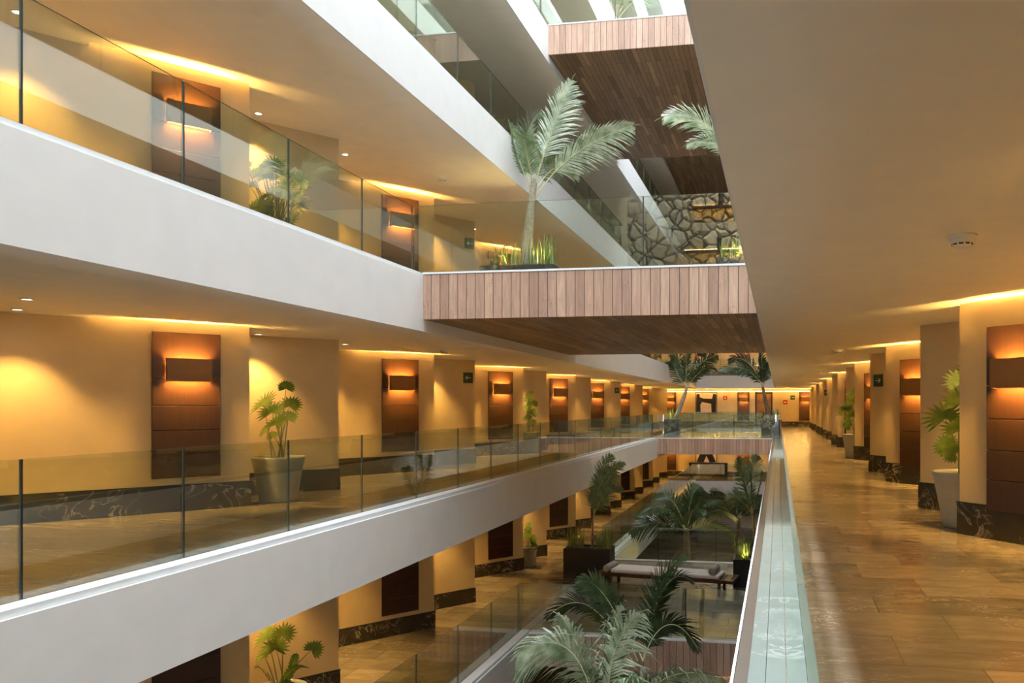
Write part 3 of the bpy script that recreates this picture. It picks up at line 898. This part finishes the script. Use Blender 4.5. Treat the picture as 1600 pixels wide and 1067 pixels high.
palm((-.45, Y, .73), [(-.45, Y, .73), (-.55, Y, 1.5), (-.77, Y, 2.2), (-.77, Y, 2.45)],
     [[(-.77, Y, 2.4), (-1.1, Y, 3.1), (-1.8, Y, 3.75), (-3.0, Y, 3.35)], [(-.77, Y, 2.4), (-.8, Y, 3.3), (-.9, Y, 4.4)],
      [(-.77, Y, 2.4), (-1.1, Y, 3.5), (-1.9, Y, 4.3), (-2.5, Y, 3.75)], [(-.77, Y, 2.4), (-.5, Y, 3.3), (-.6, Y + .4, 4.0), (-.6, Y + .9, 3.7)],
      [(-.77, Y, 2.4), (-1.0, Y - .5, 3.2), (-1.4, Y - .8, 3.6), (-1.9, Y - 1, 3.0)], [(-.77, Y, 2.4), (-.5, Y - .4, 3.1), (-.6, Y - .7, 3.5), (-.7, Y - 1.1, 3.3)]],
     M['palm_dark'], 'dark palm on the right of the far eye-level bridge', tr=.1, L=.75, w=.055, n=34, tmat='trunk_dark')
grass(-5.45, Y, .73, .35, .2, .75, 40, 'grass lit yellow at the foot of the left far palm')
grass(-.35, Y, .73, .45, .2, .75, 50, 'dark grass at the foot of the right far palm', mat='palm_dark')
garden_spot(-5.5, Y - .22, .73, 24, 'small spotlight in the far left planter')

# --- bridge below with the daybed
Zb = -H
planter(-6.25, -4.85, 21.9, 22.6, Zb, .9, 'long black planter left of the white daybed')
planter(-1.25, -.45, 21.6, 22.3, Zb, .78, 'black planter right of the white daybed')
Y = 22.25
palm((-5.45, Y, Zb + .85), [(-5.45, Y, Zb + .85), (-5.45, Y, -2.2), (-5.42, Y, -1.7)],
     [dict(p=[(-5.42, Y, -1.8), (-5.35, Y, -1.0), (-5.1, Y, -.35), (-4.5, Y, -.2)], roll=1.2), dict(p=[(-5.42, Y, -1.8), (-5.35, Y + .2, -.9), (-5.25, Y + .3, -.2), (-4.95, Y + .4, 0)], roll=-1),
      dict(p=[(-5.42, Y, -1.8), (-5.42, Y, -1.2), (-5.2, Y, -.7), (-5.1, Y, -.35)], roll=1), dict(p=[(-5.42, Y, -1.8), (-5.2, Y - .2, -1.3), (-4.95, Y - .3, -.85), (-4.55, Y - .3, -.85)], roll=1),
      dict(p=[(-5.42, Y, -1.8), (-5.5, Y + .3, -1.4), (-5.6, Y + .5, -1.25), (-5.7, Y + .6, -1.4)], roll=-1, L=.3), dict(p=[(-5.42, Y, -1.8), (-5.3, Y, -1.2), (-5.0, Y, -.7), (-4.8, Y, -.4)], roll=1.3)],
     M['palm'], 'slim palm in the long black planter left of the daybed', tr=.035, L=.52, w=.03, n=44)
grass(-5.95, Y, Zb + .85, .22, .22, .75, 60, 'dark grass at the left of the slim palm by the daybed')
grass(-5.1, Y, Zb + .85, .2, .22, .7, 60, 'dark grass at the right of the slim palm by the daybed')
Y = 22.0
palm((-.62, Y, Zb + .73), [(-.62, Y, Zb + .73), (-.68, Y, -2.0), (-.72, Y, -1.5)],
     [dict(p=[(-.72, Y, -1.6), (-.9, Y, -.9), (-1.0, Y, -.4), (-1.1, Y, .0)], roll=1.2), dict(p=[(-.72, Y, -1.6), (-.78, Y + .1, -.9), (-.75, Y + .2, -.2), (-.6, Y + .3, .05)], roll=-1.2),
      dict(p=[(-.72, Y, -1.6), (-1.0, Y - .1, -1.2), (-1.15, Y - .2, -1.0), (-1.35, Y - .2, -1.2)], roll=1), dict(p=[(-.72, Y, -1.6), (-.58, Y - .1, -1.0), (-.5, Y - .2, -.6), (-.42, Y - .2, -.4)], roll=-1),
      dict(p=[(-.72, Y, -1.6), (-.85, Y - .1, -1.0), (-.95, Y - .2, -.6), (-1.0, Y - .2, -.5)], roll=1)],
     M['palm'], 'narrow upright palm beside the right-hand railing below eye level', tr=.035, L=.52, w=.03, n=46)
grass(-1.0, 21.8, Zb + .73, .18, .12, .75, 70, 'grass lit bright yellow right of the daybed')
garden_spot(-.95, 21.66, Zb + .73, 14, 'small spotlight in the grass right of the daybed')

def daybed():
    t = thing('daybed', 'dark wooden daybed bench on the lower bridge', 'daybed', (-3.05, 21.15, Zb), R(-8))
    mb = MB()
    mb.box(-1.95, 1.95, -.42, -.34, .34, .43); mb.box(-1.95, 1.95, .34, .42, .34, .43)
    mb.box(-1.95, -1.87, -.34, .34, .34, .43); mb.box(1.87, 1.95, -.34, .34, .34, .43)
    mb.build('frame', M['darkwood'], t)
    mb = MB()
    for i in range(18): mb.box(-1.86 + i * .207, -1.86 + i * .207 + .18, -.34, .34, .385, .425)
    mb.build('slats', M['darkwood'], t)
    for x in (-1.55, 0, 1.55):
        for y in (-.34, .34):
            MB().box(x - .04, x + .04, y - .04, y + .04, .001, .339).build('leg', M['darkwood'], t)
    return t
daybed()
def mattress():
    o = MB().box(-1.6, 1.5, -.38, .38, 0, .10).build('mattress', M['mattress'], None, bevel=.035)
    o.location = (-3.0, 21.15, Zb + .431); o.rotation_euler = (0, 0, R(-8))
    tag(o, 'long white mattress lying on the dark daybed', 'mattress')
mattress()
def bolster(x, y, z, label):
    t = thing('bolster', label, 'cushion', (x, y, z), R(-8 + 90), 'round bolsters on the daybed')
    prof = [(0, -.36), (.07, -.36), (.095, -.34), (.1, -.2), (.1, .2), (.095, .34), (.07, .36), (0, .36)]
    mb = MB().lathe(prof, 20)
    mb.v = [(p[2], p[1], p[0] + .1) for p in mb.v]
    mb.build('cover', M['bolster'], t, smooth=True, recalc=True)
bolster(-4.72, 21.39, Zb + .431, 'grey round bolster at the left end of the daybed')
bolster(-1.72, 20.96, Zb + .532, 'grey round bolster at the right end of the daybed mattress')

# --- palms rising from the bottom of the atrium
G = -2 * H
def big_palm(base, top, specs, mat, label, L, w, n, tr=.09, tmat='trunk', seed=1, droop=.35):
    b = Vector(base); c = Vector(top)
    return palm(b, [b, b.lerp(c, .5) + Vector((.1, 0, 0)), c], crown(c - Vector((0, 0, .1)), specs), mat, label, tr=tr, L=L, w=w, n=n, tmat=tmat, droop=droop)
planter(-5.2, -1.2, 9.2, 10.8, G, .6, 'black planter of the palm in the foreground')
Y = 10.0
palm((-2.3, Y, G + .55), [(-2.3, Y, G + .55), (-2.35, Y, -5), (-2.25, Y, -3.3)], [
    dict(p=[(-2.3, Y, -3.2), (-2.45, Y, -2.0), (-2.75, Y, -1.35), (-3.45, Y - .1, -1.85)], L=.68, mat='palm_silver', roll=1.1, start=.3),
    dict(p=[(-2.25, Y, -3.2), (-2.5, Y + .2, -2.3), (-2.7, Y + .3, -1.7), (-3.0, Y + .3, -1.4)], L=.62, roll=1.1, mat='palm_silver'),
    dict(p=[(-2.2, Y, -3.2), (-2.3, Y - .1, -2.2), (-2.15, Y - .2, -1.5), (-1.75, Y - .3, -1.15)], L=.7, mat='palm_silver', roll=1.2),
    dict(p=[(-2.2, Y, -3.2), (-2.25, Y + .1, -2.2), (-2.3, Y + .2, -1.6), (-2.1, Y + .2, -1.2)], L=.6, mat='palm_silver', roll=-1.1),
    dict(p=[(-2.2, Y, -3.2), (-2.0, Y + .1, -2.5), (-1.5, Y + .1, -1.75), (-.66, Y, -2.1)], L=.66, roll=1.1, mat='palm_silver'),
    dict(p=[(-2.2, Y, -3.2), (-1.9, Y - .3, -2.4), (-1.5, Y - .5, -1.9), (-.95, Y - .7, -2.25)], L=.6, roll=.9),
    dict(p=[(-2.25, Y, -3.2), (-2.3, Y - .5, -2.4), (-2.3, Y - .9, -1.8), (-2.25, Y - 1.2, -1.95)], L=.6, roll=.5),
    dict(p=[(-2.3, Y, -3.2), (-2.6, Y - .3, -2.5), (-2.9, Y - .5, -2.1), (-3.3, Y - .6, -2.4)], L=.6, roll=1),
    dict(p=[(-2.25, Y, -3.2), (-2.1, Y - .4, -2.4), (-1.9, Y - .8, -1.8), (-1.6, Y - 1.0, -1.75)], L=.6, roll=.7),
], M['palm'], 'silvery green palm in the foreground, its crown at the bottom of the view', tr=.08, w=.032, n=44, droop=.75)
planter(-4.6, -1.0, 13.0, 14.4, G, .6, 'black planter of the shaded palm behind the foreground palm')
Y = 13.6
palm((-2.7, Y, G + .55), [(-2.7, Y, G + .55), (-2.5, Y, -5), (-2.4, Y, -3.2)], [
    [(-2.6, Y, -3.1), (-3.1, Y, -2.3), (-3.5, Y, -1.7), (-4.2, Y, -2.4)], [(-2.5, Y, -3.1), (-2.9, Y, -2.2), (-3.2, Y, -1.6), (-3.6, Y, -1.7)],
    [(-2.4, Y, -3.1), (-2.3, Y, -2.2), (-2.25, Y, -1.5), (-1.6, Y, -1.15)], [(-2.4, Y, -3.1), (-2.3, Y, -2.3), (-2.0, Y, -1.3), (-1.55, Y, -1.6)],
    [(-2.4, Y, -3.1), (-2.2, Y, -2.4), (-1.8, Y, -2.1), (-1.4, Y, -2.85)], [(-2.4, Y, -3.1), (-2.8, Y + .3, -2.4), (-3.1, Y + .6, -2.0), (-3.5, Y + .8, -2.4)],
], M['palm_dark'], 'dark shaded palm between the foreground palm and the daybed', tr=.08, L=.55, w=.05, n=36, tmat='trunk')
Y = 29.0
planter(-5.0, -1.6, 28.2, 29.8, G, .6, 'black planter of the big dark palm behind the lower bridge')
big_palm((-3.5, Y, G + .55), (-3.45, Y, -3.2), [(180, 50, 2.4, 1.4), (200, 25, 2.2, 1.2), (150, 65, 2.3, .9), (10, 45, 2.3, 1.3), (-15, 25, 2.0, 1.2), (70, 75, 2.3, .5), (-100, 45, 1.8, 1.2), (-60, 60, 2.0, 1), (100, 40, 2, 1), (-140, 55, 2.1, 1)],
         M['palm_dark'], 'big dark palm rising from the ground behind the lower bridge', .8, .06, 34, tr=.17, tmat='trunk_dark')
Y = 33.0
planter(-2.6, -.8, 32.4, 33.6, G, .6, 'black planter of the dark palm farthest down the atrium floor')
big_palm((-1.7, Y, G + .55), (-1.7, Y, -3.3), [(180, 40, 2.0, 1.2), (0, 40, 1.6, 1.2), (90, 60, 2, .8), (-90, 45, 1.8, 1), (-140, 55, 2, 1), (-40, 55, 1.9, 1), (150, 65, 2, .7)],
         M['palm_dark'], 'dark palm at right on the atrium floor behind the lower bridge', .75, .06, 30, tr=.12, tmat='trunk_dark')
grass(-4.2, 28.9, G + .55, .5, .5, 1.1, 60, 'yellow lit undergrowth at the left of the big dark palm')
garden_spot(-4.6, 28.5, G + .56, 120, 'ground spotlight at the left of the big dark palm')
garden_spot(-2.0, 28.5, G + .56, 120, 'ground spotlight at the right of the big dark palm')

# --- potted plants in the niches
def fan_leaf(mb, c, nrm, stem_dir, r, n=15, spread=R(240), w=.05, droop=.15, rnd=random):
    nrm = Vector(nrm).normalized(); s = Vector(stem_dir); s = (s - nrm * s.dot(nrm)).normalized()
    b = nrm.cross(s)
    for i in range(n):
        a = -spread / 2 + spread * i / (n - 1)
        d = s * math.cos(a) + b * math.sin(a) + nrm * .12
        side = nrm.cross(d)
        mb.blade(c, d, side, r * (1 - .18 * abs(a) / (spread / 2)) * rnd.uniform(.9, 1.05), w, droop, 3, fold=.25)

def pot_profile(h, rt, rb):
    return [(0, .001), (rb, .001), (rb * 1.03, .03), (rb * 1.06, .12), (rt * .86, h * .62), (rt * .97, h * .92), (rt, h - .025), (rt, h), (rt - .03, h), (rt - .035, h - .06)]
def potted(x, y, z, h, rt, rb, leaves, label, pot='pot', ferns=(), seed=3, stalks=None, cat='potted plant', wleaf=.045, group='potted plants in the niches'):
    rnd = random.Random(seed)
    t = thing('potted_fan_palm', label, cat, (x, y, z), 0, group)
    MB().lathe(pot_profile(h, rt, rb), 36).build('pot', M[pot], t, smooth=True)
    MB().lathe([(0, h - .058), (rt - .034, h - .06)], 24).build('soil', M['soil'], t)
    for (lx, ly, lz, r, az) in leaves:
        mb = MB(); c = Vector((lx, ly, lz))
        b0 = Vector((rnd.uniform(-.1, .1), rnd.uniform(-.1, .1), h - .06))
        mid = b0.lerp(c, .55) + Vector((0, 0, .12))
        cur = [bez([b0, mid, c], i / 8) for i in range(9)]
        mb.tube(cur, [.013 - .008 * i / 8 for i in range(9)], 5, mi=1)
        td = (cur[-1] - cur[-3]).normalized()
        nrm = Vector((math.sin(az) * .7, -.75, .55))
        fan_leaf(mb, c, nrm, td + Vector((0, 0, .4)), r, w=wleaf, rnd=rnd)
        mb.build('leaf', [M['fan'], M['stalk']], t)
    for pts in ferns:
        frond(t, pts, .12, M['fan'], n=18, w=.03, start=.15, droop=.1, rr=.006, rnd=rnd)
    return t
ax, ay = .07, .58
LV0 = [(-.22, -.05, 1.52, .33, -.4), (-.12, .0, 1.40, .28, .2), (.16, .05, 1.50, .24, .4), (.2, -.1, 1.78, .17, .9), (.05, -.12, 1.22, .26, -.2), (-.14, .05, 1.02, .12, .1), (.1, .1, 1.3, .2, .3), (-.3, .1, 1.1, .16, -.5)]
bx, by = A_L(0)
potted(bx + ax, by + ay, 0, .70, .385, .27, LV0, 'yellow-green fan palm in a tall grey pot, first niche of left eye-level walkway', seed=4)
rx_, ry_ = A_R(0)
LVR = [(-.28, -.15, 1.35, .36, -.6), (-.1, -.2, 1.55, .34, -.2), (-.12, -.15, 1.2, .28, -.3), (.05, -.1, 1.85, .3, .2), (.2, 0, 1.6, .3, .5), (-.2, .1, 1.0, .22, -.6), (-.05, .1, 1.78, .28, 0), (-.18, -.2, .92, .18, -.5)]
potted(rx_ + .20, ry_ + .58, 0, .68, .40, .27, LVR, 'pale grey pot with a fan palm behind the near panel of the right-hand corridor', pot='pot2', seed=9)
rx_, ry_ = A_R(2)
potted(rx_ + .08, ry_ + .6, 0, .68, .38, .27, LVR, 'distant potted fan palm half hidden in the right-hand corridor', pot='pot2', seed=12)
bx, by = A_L(2)
LV2 = [(-.05, 0, 1.7, .22, 0), (.08, -.05, 1.55, .24, .3), (-.1, 0, 1.42, .22, -.3), (.06, 0, 1.25, .24, .2), (-.08, -.05, 1.1, .2, -.2), (.04, 0, .95, .2, .3), (.0, 0, 1.85, .18, .1)]
potted(bx + .02, by + .62, 0, .66, .34, .25, LV2, 'slender leafy potted plant in the third niche of the left eye-level walkway', seed=7, wleaf=.08)
# upper walkway bush
bx, by = A_L(0)
rb = random.Random(5)
LVB = [(rb.uniform(-.42, .3), rb.uniform(-.25, .2), rb.uniform(.8, 1.7), rb.uniform(.2, .3), rb.uniform(-.8, .8)) for _ in range(34)]
LVB.append((.42, -.1, 1.42, .26, .3))
potted(bx + .0, by + .62, H, .62, .36, .26, LVB, 'bushy fan palm behind the glass of the upper left walkway', seed=8, wleaf=.03)
# lower walkway pots
LVL = [(-.2, 0, 1.45, .3, -.4), (-.02, -.05, 1.30, .3, .1), (.08, .0, 1.5, .26, .2), (.55, .05, 1.28, .2, .9), (-.3, .05, 1.15, .2, -.6)]
FERN = [[(0, 0, .62), (.2, -.1, .95), (.35, -.1, 1.1), (.55, -.1, 1.05)], [(0, 0, .62), (.15, -.1, .85), (.3, -.15, .9), (.45, -.2, .68)], [(0, 0, .62), (-.15, -.1, .9), (-.25, -.1, 1.05), (-.33, -.1, 1.0)], [(0, 0, .62), (.1, -.2, .8), (.25, -.3, .8), (.4, -.35, .62)], [(.1, 0, .62), (.2, 0, .9), (.28, 0, 1.15), (.3, 0, 1.2)]]
potted(bx + ax, by + ay, -H, .66, .42, .29, LVL, 'potted fan palm with ferns in the first niche of the lower left walkway', pot='pot2', ferns=FERN, seed=15)
bx, by = A_L(2)
potted(bx - .05, by + .62, -H, .62, .30, .24, [(-.05, 0, .9, .2, -.4), (.1, 0, .85, .22, .3), (0, -.1, 1.0, .2, 0), (.18, -.1, .65, .2, .6), (0, 0, 1.15, .16, .2), (.02, .0, 1.3, .14, -.2)], 'small leafy potted plant, third niche of the lower left walkway', seed=18, wleaf=.08)

# ------------------------------------------------------------------ daylight
w = bpy.data.worlds.new('World'); C.world = w; w.use_nodes = True
bg = w.node_tree.nodes['Background']
bg.inputs['Color'].default_value = (.82, .91, 1.0, 1)
bg.inputs['Strength'].default_value = 9.0
sd_ = bpy.data.lights.new('sun', 'SUN'); sd_.energy = 9.0; sd_.angle = R(10); sd_.color = (1.0, .97, .93)
so = bpy.data.objects.new('sun', sd_); COL.objects.link(so)
so.rotation_euler = Vector((.25, -.40, -1)).to_track_quat('-Z', 'Y').to_euler()
def portal(name, loc, rot, sx, sy):
    d = bpy.data.lights.new(name, 'AREA'); d.shape = 'RECTANGLE'; d.size = sx; d.size_y = sy
    d.cycles.is_portal = True
    o = bpy.data.objects.new(name, d); COL.objects.link(o); o.location = loc; o.rotation_euler = rot
portal('skylight_portal', ((XL + XR) / 2, (YN + 35) / 2, TOP * H), (0, 0, 0), XR - XL, 35 - YN)
portal('clerestory_portal', ((XL + XR) / 2, YN - .25, (12 + TOP * H) / 2), (R(90), 0, 0), XR - XL, TOP * H - 12)

# ------------------------------------------------------------------ camera
cam = bpy.data.cameras.new('camera'); co = bpy.data.objects.new('camera', cam); COL.objects.link(co)
co.location = (0, 0, 1.5)
co.rotation_euler = (R(90), 0, math.atan((1216 - 1025) / 1200))
cam.sensor_width = 36; cam.sensor_fit = 'HORIZONTAL'; cam.lens = 1200 / 1600 * 36
cam.shift_x = (800 - 1025) / 1600
cam.shift_y = (633.5 - 533.5) / 1600
cam.clip_start = .02; cam.clip_end = 200
C.camera = co
vs = C.view_settings
vs.view_transform = 'Standard'; vs.look = 'None'; vs.gamma = 1; vs.exposure = 1.0; vs.use_curve_mapping = False
